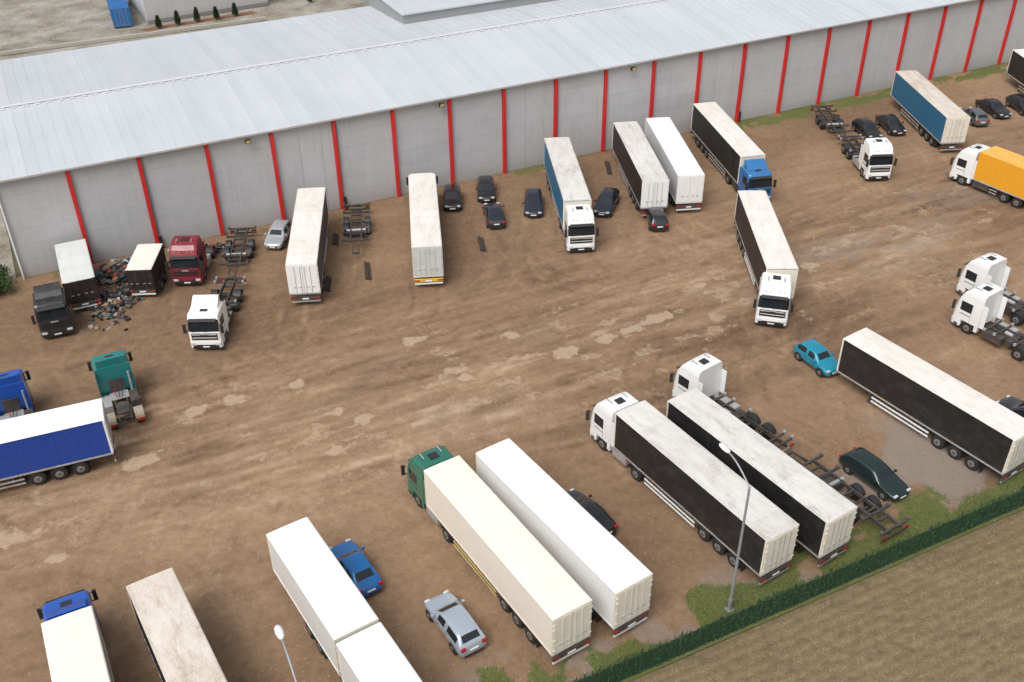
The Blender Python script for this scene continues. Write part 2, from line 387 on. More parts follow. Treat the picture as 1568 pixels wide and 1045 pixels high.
# ------------------------------------------------------------ cars
def car(x,y,h,P,kind='hatch',L=4.2,W=1.76,H=1.46):
    e=empty('parked_car',x,y,h)
    if kind=='hatch':
        st=[(0,.60,.55,.74),(.025,.70,.62,.88),(.11,.80,.78,.97),(.24,.90,.88,1),(.285,.97,.92,1),(.42,1.36,.93,1),(.46,1.42,.93,1),(.585,1.46,.93,1),(.61,1.46,.93,1),(.80,1.43,.94,1),(.865,1.37,.95,.99),(.945,1.02,.95,.96),(.975,.90,.88,.92),(1,.60,.56,.84)]
    elif kind=='sedan':
        st=[(0,.58,.53,.74),(.022,.68,.60,.88),(.11,.78,.76,.97),(.25,.88,.86,1),(.30,.94,.90,1),(.425,1.33,.91,1),(.465,1.38,.91,1),(.575,1.42,.91,1),(.60,1.42,.91,1),(.70,1.39,.92,1),(.745,1.34,.92,1),(.855,1.0,.92,.98),(.965,.95,.90,.93),(1,.62,.56,.84)]
    else:
        st=[(0,.58,.53,.74),(.022,.68,.60,.88),(.11,.78,.76,.97),(.25,.88,.86,1),(.29,.95,.90,1),(.41,1.34,.91,1),(.45,1.40,.91,1),(.57,1.44,.91,1),(.59,1.44,.91,1),(.82,1.41,.92,1),(.89,1.36,.93,.98),(.955,1.0,.94,.96),(.98,.88,.86,.92),(1,.60,.56,.84)]
    ws,bp,rw=4,7,10
    sc=H/1.45; hw=W/2; rings=[]
    for f,zt,zb,k in st:
        X=L/2-f*L; zt*=sc; zb*=sc; w=hw*k; g=max(0,min(1,(zt-zb)/.42)); re=w*(.90-.17*g)
        half=[(0,.22),(w*.86,.22),(w*.99,.40),(w,.62*sc if zb>.62 else zb*.9),(w*.965,zb),(re,zt-.045),(re*.86,zt-.005),(0,zt+.015)]
        rings.append([(X,-yy,z) for yy,z in half]+[(X,yy,z) for yy,z in half[1:-1][::-1]])
    n=len(rings[0])
    def mf(i,j):
        jj=j if j<7 else n-1-j
        if jj==0: return BLACKP
        if i in(ws,rw) and jj==6: return GLASS
        if 5<=i<rw and jj==4 and i!=bp: return GLASS
        return P
    mb=MB(); mb.loft(rings,mf,True,P,P); mb.obj('body',e,0,1)
    mb=MB(); xf=L/2-.185*L; xr=L/2-.80*L; r=.315*sc
    for xx in(xf,xr):
        for s in(-1,1):
            mb.cyl((xx,s*(hw-.25),r),(xx,s*(hw+.004),r),r+.055,BLACKP,20)
            mb.wheel(xx,s*(hw-.09),r,.21,RIM,s)
    for s in(-1,1):
        mb.box(L/2-.20,L/2-.05,min(s*(hw*.50),s*(hw*.84)),max(s*(hw*.50),s*(hw*.84)),.60*sc,.72*sc,LAMPW)
        mb.box(-L/2+.02,-L/2+.16,min(s*(hw*.56),s*(hw*.86)),max(s*(hw*.56),s*(hw*.86)),.72*sc,.90*sc,RED)
        xm=L/2-.33*L; mb.box(xm-.1,xm+.05,min(s*(hw-.02),s*(hw+.17)),max(s*(hw-.02),s*(hw+.17)),.92*sc,1.05*sc,P)
        for f in(.40,.60):
            xx=L/2-f*L; mb.box(xx-.22,xx-.06,min(s*(hw-.01),s*(hw+.014)),max(s*(hw-.01),s*(hw+.014)),.80*sc,.83*sc,BLACKP)
    mb.box(L/2-.06,L/2+.015,-.42,.42,.36,.52,BLACKP)
    mb.box(L/2-.01,L/2+.03,-.26,.26,.42,.52,WHITEP); mb.box(-L/2-.02,-L/2+.03,-.26,.26,.60,.70,WHITEP)
    mb.box(-L/2+.0,-L/2+.1,-.6,.6,.26,.36,BLACKP)
    mb.obj('wheels_and_trim',e,.012); return e

# ------------------------------------------------------------ frame of the yard (wall direction)
O=np.array([-36.75,78.43]); A=R(25.86); U=np.array([math.cos(A),math.sin(A)]); V=np.array([-math.sin(A),math.cos(A)])
def ts(t,s): p=O+U*t+V*s; return float(p[0]),float(p[1])
SP=5.732; HW=9.13
def vnoise(X,Y,scale,seed):
    rs=np.random.RandomState(seed); G=rs.rand(256,256)
    x=X*scale+seed*7.13; y=Y*scale+seed*3.77
    xi=np.floor(x).astype(int); yi=np.floor(y).astype(int); fx=x-xi; fy=y-yi
    fx=fx*fx*(3-2*fx); fy=fy*fy*(3-2*fy); g=lambda a,b:G[a%256,b%256]
    return (g(xi,yi)*(1-fx)+g(xi+1,yi)*fx)*(1-fy)+(g(xi,yi+1)*(1-fx)+g(xi+1,yi+1)*fx)*fy
def fbm(X,Y,scale,seed,o=5,gain=.55):
    r=0;a=1;t=0
    for i in range(o): r=r+a*vnoise(X,Y,scale*2**i,seed+i); t+=a; a*=gain
    return r/t
def sstep(a,b,x):
    q=np.clip((x-a)/(b-a),0,1); return q*q*(3-2*q)

# ------------------------------------------------------------ vehicles (poses in metres)
white=WHITEP
greenP=paint('green_paint',(.02,.15,.105),.3,0,.1,(.12,.1,.07),.4)
blueP=paint('blue_paint',(.015,.09,.42),.3,0,.1,(.12,.1,.07),.4)
blueP2=paint('mid_blue_paint',(.03,.16,.40),.3,0,.12,(.12,.1,.07),.4)
tealP=paint('teal_paint',(.012,.19,.19),.35,0,.15,(.12,.1,.07),.3)
redP=paint('maroon_paint',(.22,.012,.028),.35,0,.15,(.12,.1,.07),.3)
blackP=paint('black_truck_paint',(.018,.019,.021),.3,0,.2,(.12,.1,.07),.3)
curtK=paint('black_curtain',(.017,.016,.017),.5,0,.16,(.10,.085,.07))
curtM=paint('dark_maroon_curtain',(.024,.016,.018),.5,0,.16,(.10,.085,.07))
curtB=paint('blue_curtain',(.010,.055,.32),.45,0,.1,(.10,.085,.07))
curtT=paint('teal_curtain',(.018,.13,.24),.5,0,.15,(.12,.1,.08))
creamS=paint('cream_side',(.81,.74,.64),.4,0,.10,(.5,.44,.36))
yellowP=paint('yellow_box',(.80,.36,.02),.4,0,.12,(.4,.25,.1))
rf_clean=roofmat('roof_white',(.86,.865,.86),(.60,.58,.54),.30,seamk=.06)
rf_cream=roofmat('roof_cream',(.86,.80,.73),(.62,.54,.45),.32,seamk=.05)
rf_dirty=roofmat('roof_dirty',(.75,.73,.70),(.38,.34,.30),.75)
rf_beige=roofmat('roof_beige',(.74,.68,.60),(.38,.31,.24),.85)
rf_mid=roofmat('roof_mid',(.83,.80,.76),(.52,.46,.39),.60)
yguard=paint('yellow_guard',(.60,.45,.18),.5,0,.3)
ybump=paint('yellow_bumper',(.75,.50,.05),.5,0,.2)

artic(-.66,41.49,122.6,creamS,rf_cream,greenP,True,kind='box',rear=CREAM,guard=yguard)
semitrailer(2.56,43.15,124.1,WHITEP,rf_clean,kind='box',rear=CREAM)
artic(11.33,46.82,122.9,curtK,rf_dirty,white,True,rear=CREAM,guard=WHITEP)
semitrailer(14.93,48.13,123.7,curtK,rf_dirty,rear=CREAM)
semitrailer(28.28,55.1,124.0,curtK,rf_mid,rear=CREAM,guard=WHITEP)
artic(5.25,88.62,-84.5,curtT,rf_dirty,white,True,rear=CREAM)
artic(21.87,97.4,-79.2,curtK,rf_mid,blueP2,False,rear=CREAM,gap=2.5)
artic(21.44,76.57,-91.0,curtM,rf_mid,white,True,art=-13,rear=CREAM,guard=WHITEP)
_h=R(117.5); artic(-23.05-6.8*math.cos(_h),35.75-6.8*math.sin(_h),117.5,creamS,rf_cream,blueP,False,kind='box')
_h=R(95.5); artic(-6.9+6.8*math.cos(_h),73.75+6.8*math.sin(_h),95.5,WHITEP,rf_mid,white,False,kind='box',rear=paint('grey_door',(.58,.59,.58),.45),guard=yguard,bumpc=ybump)
semitrailer(-17.38,77.91,95.3,paint('dark_grey_curtain',(.05,.05,.052),.5),rf_mid,rear=WHITEP)
semitrailer(12.51,92.40,96.4,curtM,rf_dirty,rear=WHITEP)
semitrailer(15.93,93.41,96.2,WHITEP,rf_clean,kind='box',rear=WHITEP)
semitrailer(45.37,106.27,94.6,curtT,rf_beige,rear=CREAM)
semitrailer(61.4,113.1,95,curtK,rf_mid)
semitrailer(-33.0,50.3,201.4,curtB,rf_clean,rear=WHITEP)
semitrailer(-15.9,32.5,122,curtK,rf_beige)
semitrailer(-10.4,38.33,123.1,WHITEP,rf_clean,kind='box',L=8.8,name='box_trailer',front=WHITEP)
semitrailer(-5.62,30.98,123.1,WHITEP,rf_clean,kind='box',L=8.2,name='box_trailer',front=BLACKP)
semitrailer(-36.0,73.8,114.6,curtK,roofmat('roof_ribbed',(.70,.72,.70),(.40,.42,.38),.5,.35,.3),kind='box',L=7.0,top=2.95,zb=.95,name='small_box_trailer',rear=curtM)
semitrailer(-30.5,74.6,93,curtK,rf_cream,kind='box',L=4.3,W=2.1,top=2.8,zb=.75,name='small_box_trailer',rear=curtM)
rigid(44.5,94.0,125,white,True,9.4,yellowP,roof=paint('yellow_roof',(.80,.45,.08),.4),name='box_truck')
rigid(-23.35,64.75,-89.5,white,False,9.3)
rigid(12.3,59.0,127.5,white,True,9.0)
rigid(35.5,68.2,125,white,True,9.2)
rigid(36.4,92.95,-86.5,white,True,9.0)
rigid(37.6,72.8,123,white,True,9.0)
tractor(-27.2,74.2,-88,redP,True)
tractor(-35.4,66.7,-68,blackP,False)
tractor(-29.1,60.7,115.5,tealP,False,guard=paint('sand_guard',(.35,.30,.23),.6))
tractor(-35.7,58.5,115.5,blueP,False)
skeletal(-24.0,79.4,-85,6.6); skeletal(-14.1,83.6,-84,7.0); skeletal(20.96,47.3,122.5,7.2); skeletal(35.2,106.6,-87,7.2)

ck=paint('car_black',(.014,.014,.016),.18,0,.06,(.1,.08,.06),.6)
ckn=paint('car_dark_navy',(.015,.02,.035),.18,.1,.06,(.1,.08,.06),.6)
cgr=paint('car_dark_green',(.012,.028,.028),.18,.2,.06,(.1,.08,.06),.6)
csl=paint('car_silver',(.42,.48,.55),.25,.3,.06,(.2,.16,.12),.5)
csg=paint('car_silver_grey',(.46,.48,.51),.25,.35,.08,(.2,.16,.12),.5)
cbl=paint('car_blue',(.008,.14,.42),.22,.15,.06,(.15,.12,.09),.5)
ctq=paint('car_turquoise',(.008,.25,.37),.25,.1,.06,(.15,.12,.09),.5)
cgy=paint('car_grey',(.13,.135,.14),.22,.3,.08,(.15,.12,.09),.5)
car(-3.3,37.9,122,csl,'hatch',4.35,1.8)
car(-9.3,42.0,123,cbl,'sedan',4.4,1.75)
car(4.45,46.25,126,ck,'sedan',4.4)
car(23.25,49.6,-58,cgr,'estate',4.7,1.78)
car(22.75,62.4,-62,ctq,'hatch',3.8,1.68,1.5)
car(35.6,55.4,122,ck,'sedan',4.4)
car(-5.6,89.2,-87,ck,'hatch',4.0); car(-2.4,91.0,-87,ck,'hatch',4.2); car(-1.55,85.8,97,ckn,'sedan',4.3)
car(2.15,88.0,-91,ckn,'hatch',4.5); car(9.1,88.0,-107,ckn,'estate',4.6); car(13.45,84.9,93,ck,'hatch',4.0)
car(-21.0,82.2,-96,csg,'hatch',4.1)
car(38.6,104.6,-78,ck,'hatch',4.1); car(41.6,106.0,-80,ck,'sedan',4.4); car(51.5,108.2,96,cgy,'hatch',4.3)
car(54.5,110.3,-73,ck,'sedan',4.5); car(58.0,111.0,-81,ck,'hatch',4.3)

# ------------------------------------------------------------ yard surface
STEP=.15
ta=np.arange(-38,122,STEP); sa=np.arange(-58.3,.4,STEP); nt_,ns_=len(ta),len(sa)
TT,SS=np.meshgrid(ta,sa,indexing='ij')
light=np.zeros_like(TT); darkm=np.zeros_like(TT)
def stamp(arr,pts,amp,off=(1.0,-1.0)):
    p=np.array(pts); d=np.gradient(p,axis=0); d/= (np.linalg.norm(d,axis=1,keepdims=True)+1e-9); nn=np.stack([-d[:,1],d[:,0]],1)
    amp=np.broadcast_to(amp,(len(p),))
    for o in off:
        for dd in(-.09,.09):
            q=p+nn*(o+dd); i=(q[:,0]-ta[0])/STEP; j=(q[:,1]-sa[0])/STEP
            i0=np.floor(i).astype(int); j0=np.floor(j).astype(int); fi=i-i0; fj=j-j0
            for a,b,w in((0,0,(1-fi)*(1-fj)),(1,0,fi*(1-fj)),(0,1,(1-fi)*fj),(1,1,fi*fj)):
                I=i0+a;J=j0+b; ok=(I>=0)&(I<nt_)&(J>=0)&(J<ns_); np.add.at(arr,(I[ok],J[ok]),(w*amp)[ok])
rs=np.random.RandomState(11)
for k in range(90):
    s0=-28+rs.randn()*7.0; tt=np.arange(-40,130,.09); ph=rs.rand()*6; am=rs.rand()*2.8
    drift=rs.randn()*.04
    pts=np.stack([tt,s0+am*np.sin(tt/(14+rs.rand()*14)+ph)+drift*(tt-30)+.5*np.sin(tt/5+ph*2)],1)
    fade=np.clip(fbm(tt,tt*0+k,.10,k+50,3)*3-1.2,0,1)
    stamp(light if k%2 else darkm,pts,.30*fade)
def tsinv(x,y): r=np.array([x,y])-O; return float(r@U),float(r@V)
spots=[(-5.5,49,122),(-2,51,124),(5,58,122),(10.5,56,124),(20,63,124),(6,79,-84),(24,88,-79),(20,67,-100),(-7,72,-85),(-18,70,-85),(12,84,-84),(16,85,-84),(45,99,-85),(-27,72,-88),(-35,65,-68),(-29,61,116),(-23.3,64,-90),(-14,78,-84),(-21,79,-90),(-13,43,123),(-20,40,122),(-25,40,118),(36,92,-86),(-2,82,-86),(3,84,-90),(30,66,124),(26,47,124),(-12,45,123),(0,78,-80),(34,70,124),(18,56,124),(-30,72,-85)]
for k,(x,y,h) in enumerate(spots*5):
    t,s=tsinv(x,y); a=R(h)-A+rs.randn()*.07; d=np.array([math.cos(a),math.sin(a)]); p0=np.array([t,s])+rs.randn(2)*1.2
    L1=9+rs.rand()*9; p1=p0+d*L1; sg=1 if rs.rand()>.5 else -1; p2=np.array([p1[0]+sg*(16+rs.rand()*26),-28+rs.randn()*6])
    u=np.linspace(-.2,1,520)[:,None]; q=(1-u)**2*p0+2*u*(1-u)*p1+u*u*p2
    fade=np.clip(fbm(u[:,0]*30,u[:,0]*0+k,.15,k+150,3)*3-1.2,0,1)
    stamp(light if rs.rand()>.42 else darkm,q,.24*fade)
def blur(a):
    b=a.copy(); b[1:-1,1:-1]=(a[1:-1,1:-1]*4+2*(a[:-2,1:-1]+a[2:,1:-1]+a[1:-1,:-2]+a[1:-1,2:])+a[:-2,:-2]+a[2:,2:]+a[:-2,2:]+a[2:,:-2])/16; return b
XX=O[0]+U[0]*TT+V[0]*SS; YY=O[1]+U[1]*TT+V[1]*SS
n3=fbm(TT,SS,1.6,23,3,.6)
brk=sstep(.36,.60,fbm(TT,SS,.9,17,4,.6))
light=np.clip(blur(light),0,1.0)*(.35+.65*brk); darkm=np.clip(blur(darkm),0,1.0)*(.35+.65*brk)
band=np.exp(-((SS+28+3*np.sin(TT/22))/9.5)**2)
n1=fbm(TT*.6,SS,.09,3,5); n2=fbm(TT*.35,SS*1.2,.5,13,5,.6)
streak=fbm(TT*.16,SS+1.2*np.sin(TT/17),1.3,33,4,.6)
tone=.50+(n1-.5)*.60+(n2-.5)*.32*(.5+band)+(streak-.5)*.46*band+(n3-.5)*.20+light*.26-darkm*.27+band*.05
sand=sstep(.56,.72,fbm(TT*.6,SS,.85,43,4,.55)+band*.07-.06+(streak-.5)*.14)*band*.62
sp=[(-7.6,66.2,.9),(-4.6,61.9,1.0),(-3.4,61.2,.9),(2.3,64.1,.5),(4.2,64.4,1.2),(11.5,68.8,1.1),(9.5,67.3,.8),(-22.5,57.5,.9),(-20.2,58.6,1.1),(-11.7,53.1,.9),(-10.3,56.5,.8),(-30.6,45.1,1.3),(-27.4,43.5,.6),(7.5,66.2,1.0),(-16,60.5,.8),(26,77,1.0),(30,81,.9),(-12.6,57.2,.8),(16,74,.8),(-25,52,1.0),(0,66.8,.8)]
for x,y,r in sp:
    t,s=tsinv(x,y); w=(fbm(TT,SS,1.3,int(abs(x)*7)+60,3)-.5)*2.6
    d=np.sqrt(((TT-t)/1.3)**2+((SS-s)/.75)**2)/r+w*.6; sand=np.maximum(sand,.85*(1-sstep(.45,1.05,d)))
fe=SS+58.1; grass=sstep(.42,.60,fbm(TT,SS,.45,71,5)+ (2.5-fe)*.11)*sstep(6.0,2.4,fe)
grass=np.maximum(grass,sstep(.48,.60,fbm(TT*.6,SS,.8,81,4)+.08)*sstep(-4.2,-1.0,SS)*sstep(46,62,TT)*.9)
grass=np.maximum(grass,sstep(.60,.72,fbm(TT,SS,.5,91,4)+sstep(-3,-.3,SS)*.1)*sstep(-3.5,-.5,SS)*.6)
gx,gy=tsinv(27.2,51.5); gravel=sstep(.45,.62,fbm(TT,SS,.3,101,5)+.25*np.exp(-(((TT-gx)/5)**2+((SS-gy)/3.0)**2)))*np.exp(-(((TT-gx)/8)**2+((SS-gy)/5)**2))*1.1
gravel=np.maximum(gravel,sstep(.46,.64,fbm(TT*.4,SS,.35,111,5))*.50*sstep(30,60,TT)*band)
gravel=np.maximum(gravel,sstep(.52,.68,fbm(TT*.35,SS,.6,131,5))*.38*band)
gravel=np.maximum(gravel,sstep(6.5,3.0,fe)*.60*sstep(.4,.56,fbm(TT,SS,.6,121,4)))
gravel=np.clip(gravel,0,1)
ZZ=(n2-.5)*.05+(n3-.5)*.02-light*.015-darkm*.03+(streak-.5)*.05*band
ZZ[SS>-1]*=.3
def grid(name,X,Y,Z,attrs,mat):
    a,b=X.shape; co=np.stack([X,Y,Z],-1).reshape(-1,3).astype(np.float32)
    idx=np.arange(a*b).reshape(a,b); q=np.stack([idx[:-1,:-1],idx[1:,:-1],idx[1:,1:],idx[:-1,1:]],-1).reshape(-1,4)
    me=bpy.data.meshes.new(name); me.vertices.add(a*b); me.vertices.foreach_set('co',co.ravel())
    me.loops.add(q.size); me.loops.foreach_set('vertex_index',q.ravel().astype(np.int32))
    me.polygons.add(len(q)); me.polygons.foreach_set('loop_start',np.arange(0,q.size,4,dtype=np.int32)); me.polygons.foreach_set('loop_total',np.full(len(q),4,dtype=np.int32))
    me.polygons.foreach_set('use_smooth',np.ones(len(q),dtype=bool)); me.update(calc_edges=True); me.validate()
    for nme,arrs in attrs.items():
        at=me.color_attributes.new(nme,'FLOAT_COLOR','POINT'); c=np.ones((a*b,4),np.float32)
        for k,ar in enumerate(arrs): c[:,k]=ar.ravel()
        at.data.foreach_set('color',c.ravel())
    me.materials.append(mat); o=bpy.data.objects.new(name,me); COL.objects.link(o); return o
m,nt,b=newmat('yard_dirt')
at=N(nt,'ShaderNodeAttribute',attribute_name='masks'); sep=N(nt,'ShaderNodeSeparateColor'); nt.links.new(at.outputs['Color'],sep.inputs[0])
at2=N(nt,'ShaderNodeAttribute',attribute_name='masks2'); sep2=N(nt,'ShaderNodeSeparateColor'); nt.links.new(at2.outputs['Color'],sep2.inputs[0])
v=objco(nt,geo=True)
fa=noise(nt,v,2.4,5,.72); fb=noise(nt,v,15,3,.75)
tn=math_(nt,'ADD',sep.outputs[0],math_(nt,'ADD',math_(nt,'MULTIPLY',math_(nt,'SUBTRACT',fa,.5),.60),math_(nt,'MULTIPLY',math_(nt,'SUBTRACT',fb,.5),.50)))
base=ramp(nt,tn,[(.05,(.105,.063,.039)),(.32,(.185,.114,.069)),(.55,(.262,.166,.100)),(.78,(.345,.232,.147)),(1.0,(.45,.335,.23))])
sandf=ramp(nt,math_(nt,'ADD',sep.outputs[1],math_(nt,'MULTIPLY',math_(nt,'SUBTRACT',fa,.5),1.5)),[(.30,0.0),(.80,1.0)])
sandc=mixc(nt,fb,(.33,.235,.15),(.58,.45,.32))
base=mixc(nt,math_(nt,'MULTIPLY',sandf,.8),base,sandc)
gr=ramp(nt,math_(nt,'ADD',sep.outputs[2],math_(nt,'MULTIPLY',math_(nt,'SUBTRACT',fb,.5),1.4)),[(.3,0.0),(.75,1.0)])
grc=mixc(nt,fb,(.12,.10,.085),(.40,.35,.30))
base=mixc(nt,math_(nt,'MULTIPLY',gr,.75),base,grc)
gf=ramp(nt,math_(nt,'ADD',sep2.outputs[0],math_(nt,'MULTIPLY',math_(nt,'SUBTRACT',fa,.5),1.3)),[(.35,0.0),(.65,1.0)])
gc=mixc(nt,fb,(.050,.082,.018),(.18,.20,.06))
base=mixc(nt,math_(nt,'MULTIPLY',gf,.85),base,gc)
vo=N(nt,'ShaderNodeTexVoronoi'); vo.inputs['Scale'].default_value=7; nt.links.new(v,vo.inputs['Vector'])
sc_=N(nt,'ShaderNodeSeparateColor'); nt.links.new(vo.outputs['Color'],sc_.inputs[0])
near=math_(nt,'LESS_THAN',vo.outputs['Distance'],.28)
base=mixc(nt,math_(nt,'MULTIPLY',math_(nt,'MULTIPLY',math_(nt,'GREATER_THAN',sc_.outputs[0],.95),near),.5),base,(.50,.42,.33))
base=mixc(nt,math_(nt,'MULTIPLY',math_(nt,'MULTIPLY',math_(nt,'LESS_THAN',sc_.outputs[0],.10),near),.45),base,(.08,.052,.034))
nt.links.new(base,b.inputs['Base Color'])
b.inputs['Roughness'].default_value=.9; b.inputs['Specular IOR Level'].default_value=.25
bump(nt,b,fb,.6,.05)
grid('dirt_yard_ground',XX,YY,ZZ,{'masks':(tone,sand,gravel),'masks2':(grass,grass,grass)},m)

# ------------------------------------------------------------ wide ground, field, backyard
def sheet(name,pts,z,mat):
    mb=MB(); mb.add([(x,y,z) for x,y in pts],[tuple(range(len(pts)))],mat); return mb.obj(name)
m,nt,b=newmat('terrain'); v=objco(nt); f=noise(nt,v,.02,5,.6); f2=noise(nt,v,1.5,5,.7)
c=mixc(nt,f2,ramp(nt,f,[(.35,(.07,.085,.03)),(.55,(.15,.13,.06)),(.7,(.20,.16,.10))]),(.09,.08,.04)); nt.links.new(c,b.inputs['Base Color']); b.inputs['Roughness'].default_value=.95
sheet('terrain',[(-3000,-3000),(3000,-3000),(3000,3000),(-3000,3000)],-.12,m)
m,nt,b=newmat('field_soil'); v=objco(nt,(1,1,1),-A,True); sp_=N(nt,'ShaderNodeSeparateXYZ'); nt.links.new(v,sp_.inputs[0])
fa=noise(nt,v,1.6,5,.72); fb=noise(nt,v,9,4,.78); fc=noise(nt,objco(nt,(.12,1,1),-A,True),1.1,4,.7)
row=math_(nt,'SINE',math_(nt,'MULTIPLY',math_(nt,'ADD',sp_.outputs[1],math_(nt,'MULTIPLY',fa,.5)),2*math.pi/.62))
tn=math_(nt,'ADD',math_(nt,'MULTIPLY',row,.030),math_(nt,'ADD',math_(nt,'MULTIPLY',fa,.40),math_(nt,'ADD',math_(nt,'MULTIPLY',fb,.45),math_(nt,'MULTIPLY',fc,.25))))
nt.links.new(ramp(nt,tn,[(.36,(.095,.066,.038)),(.5,(.175,.125,.068)),(.62,(.245,.185,.10)),(.76,(.36,.29,.165))]),b.inputs['Base Color']); b.inputs['Roughness'].default_value=.95
bump(nt,b,fb,.8,.08)
sheet('crop_field',[ts(-80,-58.35),ts(-80,-300),ts(260,-300),ts(260,-58.35)],-.03,m)
m,nt,b=newmat('backyard_gravel'); v=objco(nt); fa=noise(nt,v,.25,5,.65); fb=noise(nt,v,3,5,.75)
tn=math_(nt,'ADD',math_(nt,'MULTIPLY',fa,.6),math_(nt,'MULTIPLY',fb,.4))
nt.links.new(ramp(nt,tn,[(.36,(.12,.12,.07)),(.46,(.25,.22,.175)),(.6,(.38,.355,.32)),(.75,(.50,.475,.44))]),b.inputs['Base Color']); b.inputs['Roughness'].default_value=.95
sheet('gravel_lot',[ts(-60,31.5),ts(200,31.5),ts(200,140),ts(-60,140)],-.06,m)
sheet('gravel_lot',[ts(-60,.2),ts(-6.2,.2),ts(-6.2,31.5),ts(-60,31.5)],-.055,m)

# ------------------------------------------------------------ warehouse
wh=empty('warehouse',*ts(0,0),25.86)
def concrete(name,c,k=1.0):
    m,nt,b=newmat(name); fa=noise(nt,objco(nt,(.5,1,.5)),.8,5,.7); fb=noise(nt,objco(nt,(3,1,.12)),1.2,4,.65)
    t=math_(nt,'ADD',math_(nt,'MULTIPLY',fa,.6),math_(nt,'MULTIPLY',fb,.4))
    base=ramp(nt,t,[(.3,tuple(x*.85 for x in c)),(.5,c),(.7,tuple(min(1,x*1.09) for x in c))])
    o=nt.nodes.new('ShaderNodeTexCoord').outputs['Object']; s_=N(nt,'ShaderNodeSeparateXYZ'); nt.links.new(o,s_.inputs[0])
    lo=math_(nt,'MULTIPLY',ramp(nt,math_(nt,'DIVIDE',s_.outputs[2],9.),[(0,1.0),(.16,.15),(.3,0.0)]),fa)
    hi=math_(nt,'MULTIPLY',ramp(nt,math_(nt,'DIVIDE',s_.outputs[2],9.),[(.7,0.0),(1.0,.6)]),fb)
    nt.links.new(mixc(nt,math_(nt,'ADD',math_(nt,'MULTIPLY',lo,.7),math_(nt,'MULTIPLY',hi,.25),True),base,(.18,.16,.13)),b.inputs['Base Color'])
    b.inputs['Roughness'].default_value=.85; return m
CO=[concrete('concrete_panel_a',(.49,.49,.50)),concrete('concrete_panel_b',(.505,.505,.515)),concrete('concrete_panel_c',(.475,.475,.485))]
JOINT=plain('panel_joint',(.24,.24,.24),.9)
REDP=paint('red_pilaster',(.60,.020,.020),.5,0,.12,(.3,.08,.06))
NB=27; T0=-SP
mb=MB(); mb.box(T0,T0+SP*NB,.03,.3,0,HW,JOINT); mb.box(T0,T0+.25,.3,30.3,0,8.85,CO[0]); mb.box(T0,T0+SP*NB,30.3,30.5,0,8.8,CO[0]); mb.box(T0+SP*NB-.25,T0+SP*NB,.3,30.3,0,8.85,CO[0]); mb.obj('wall_core',wh)
mb=MB()
for k in range(NB):
    a=T0+k*SP; bb=a+SP; n=k-1
    if n in(3,7,11,15,20):
        cuts=[a+.16,a+SP*.42,a+SP*.78,bb-.16]
        for c0,c1 in zip(cuts[:-1],cuts[1:]): mb.box(c0+.012,c1-.012,-.02,.03,.02,HW-.12,CO[random.randrange(3)])
    else:
        zs=[.02,1.55,3.05,4.55,6.05,7.55,HW-.12]
        mm=random.randrange(3)
        for z0,z1 in zip(zs[:-1],zs[1:]): mb.box(a+.17,bb-.17,-.02,.03,z0+.005,z1-.005,CO[mm if random.random()<.7 else random.randrange(3)])
mb.obj('wall_panels',wh)
mb=MB()
for k in range(1,NB+1):
    a=T0+k*SP; mb.box(a-.15,a+.15,-.30,.02,0,HW-.05,REDP)
mb.obj('red_pilasters',wh,.01)
mb=MB()
FAS=paint('fascia',(.52,.50,.47),.5,.1,.2)
mb.box(T0-.4,T0+SP*NB+.4,-.52,-.38,HW-.06,HW+.10,FAS); mb.box(T0-.4,T0+SP*NB+.4,-.38,.1,HW-.05,HW-.0,FAS)
mb.cyl((T0+.15,-.18,0),(T0+.15,-.18,HW),.08,WHITEP,8)
for k in(2,5,9,13,17,21): mb.cyl((T0+k*SP+.28,-.12,0),(T0+k*SP+.28,-.12,HW),.05,GALV,8); mb.box(T0+k*SP+.15,T0+k*SP+.45,-.25,-.03,.0,1.2,BLACKP)
for t in(15.0,33.4,54.5): mb.box(t-.25,t+.25,-.75,-.45,HW-.62,HW-.3,BLACKP); mb.box(t-.2,t+.2,-.77,-.74,HW-.58,HW-.34,plain('lamp_amber',(.5,.38,.12),.4))
mb.obj('gutter_and_fittings',wh)
m,nt,b=newmat('metal_roof'); o=nt.nodes.new('ShaderNodeTexCoord').outputs['Object']; s_=N(nt,'ShaderNodeSeparateXYZ'); nt.links.new(o,s_.inputs[0])
fr=math_(nt,'FRACT',math_(nt,'ADD',math_(nt,'DIVIDE',s_.outputs[0],.333),200.)); rib=ramp(nt,fr,[(0,0.0),(.12,1.0),(.28,1.0),(.40,0.0)])
pid=math_(nt,'FLOOR',math_(nt,'ADD',math_(nt,'DIVIDE',s_.outputs[0],1.0),200.)); wn=N(nt,'ShaderNodeTexWhiteNoise',noise_dimensions='1D'); nt.links.new(pid,wn.inputs['W'])
fa=noise(nt,objco(nt,(1.2,.15,1)),.8,5,.6); fb=noise(nt,objco(nt),.12,3,.6)
t=math_(nt,'ADD',math_(nt,'MULTIPLY',fa,.30),math_(nt,'ADD',math_(nt,'MULTIPLY',wn.outputs['Value'],.16),math_(nt,'ADD',math_(nt,'MULTIPLY',fb,.40),math_(nt,'MULTIPLY',rib,.10))))
nt.links.new(ramp(nt,t,[(.2,(.48,.51,.545)),(.5,(.555,.585,.62)),(.85,(.63,.66,.695))]),b.inputs['Base Color']); b.inputs['Roughness'].default_value=.5; b.inputs['Metallic'].default_value=.05
MR=m
ZR=10.55; SR=12.3; SB=30.7; ZB=8.92
mb=MB(); xa,xb_=T0-.45,T0+SP*NB+.45
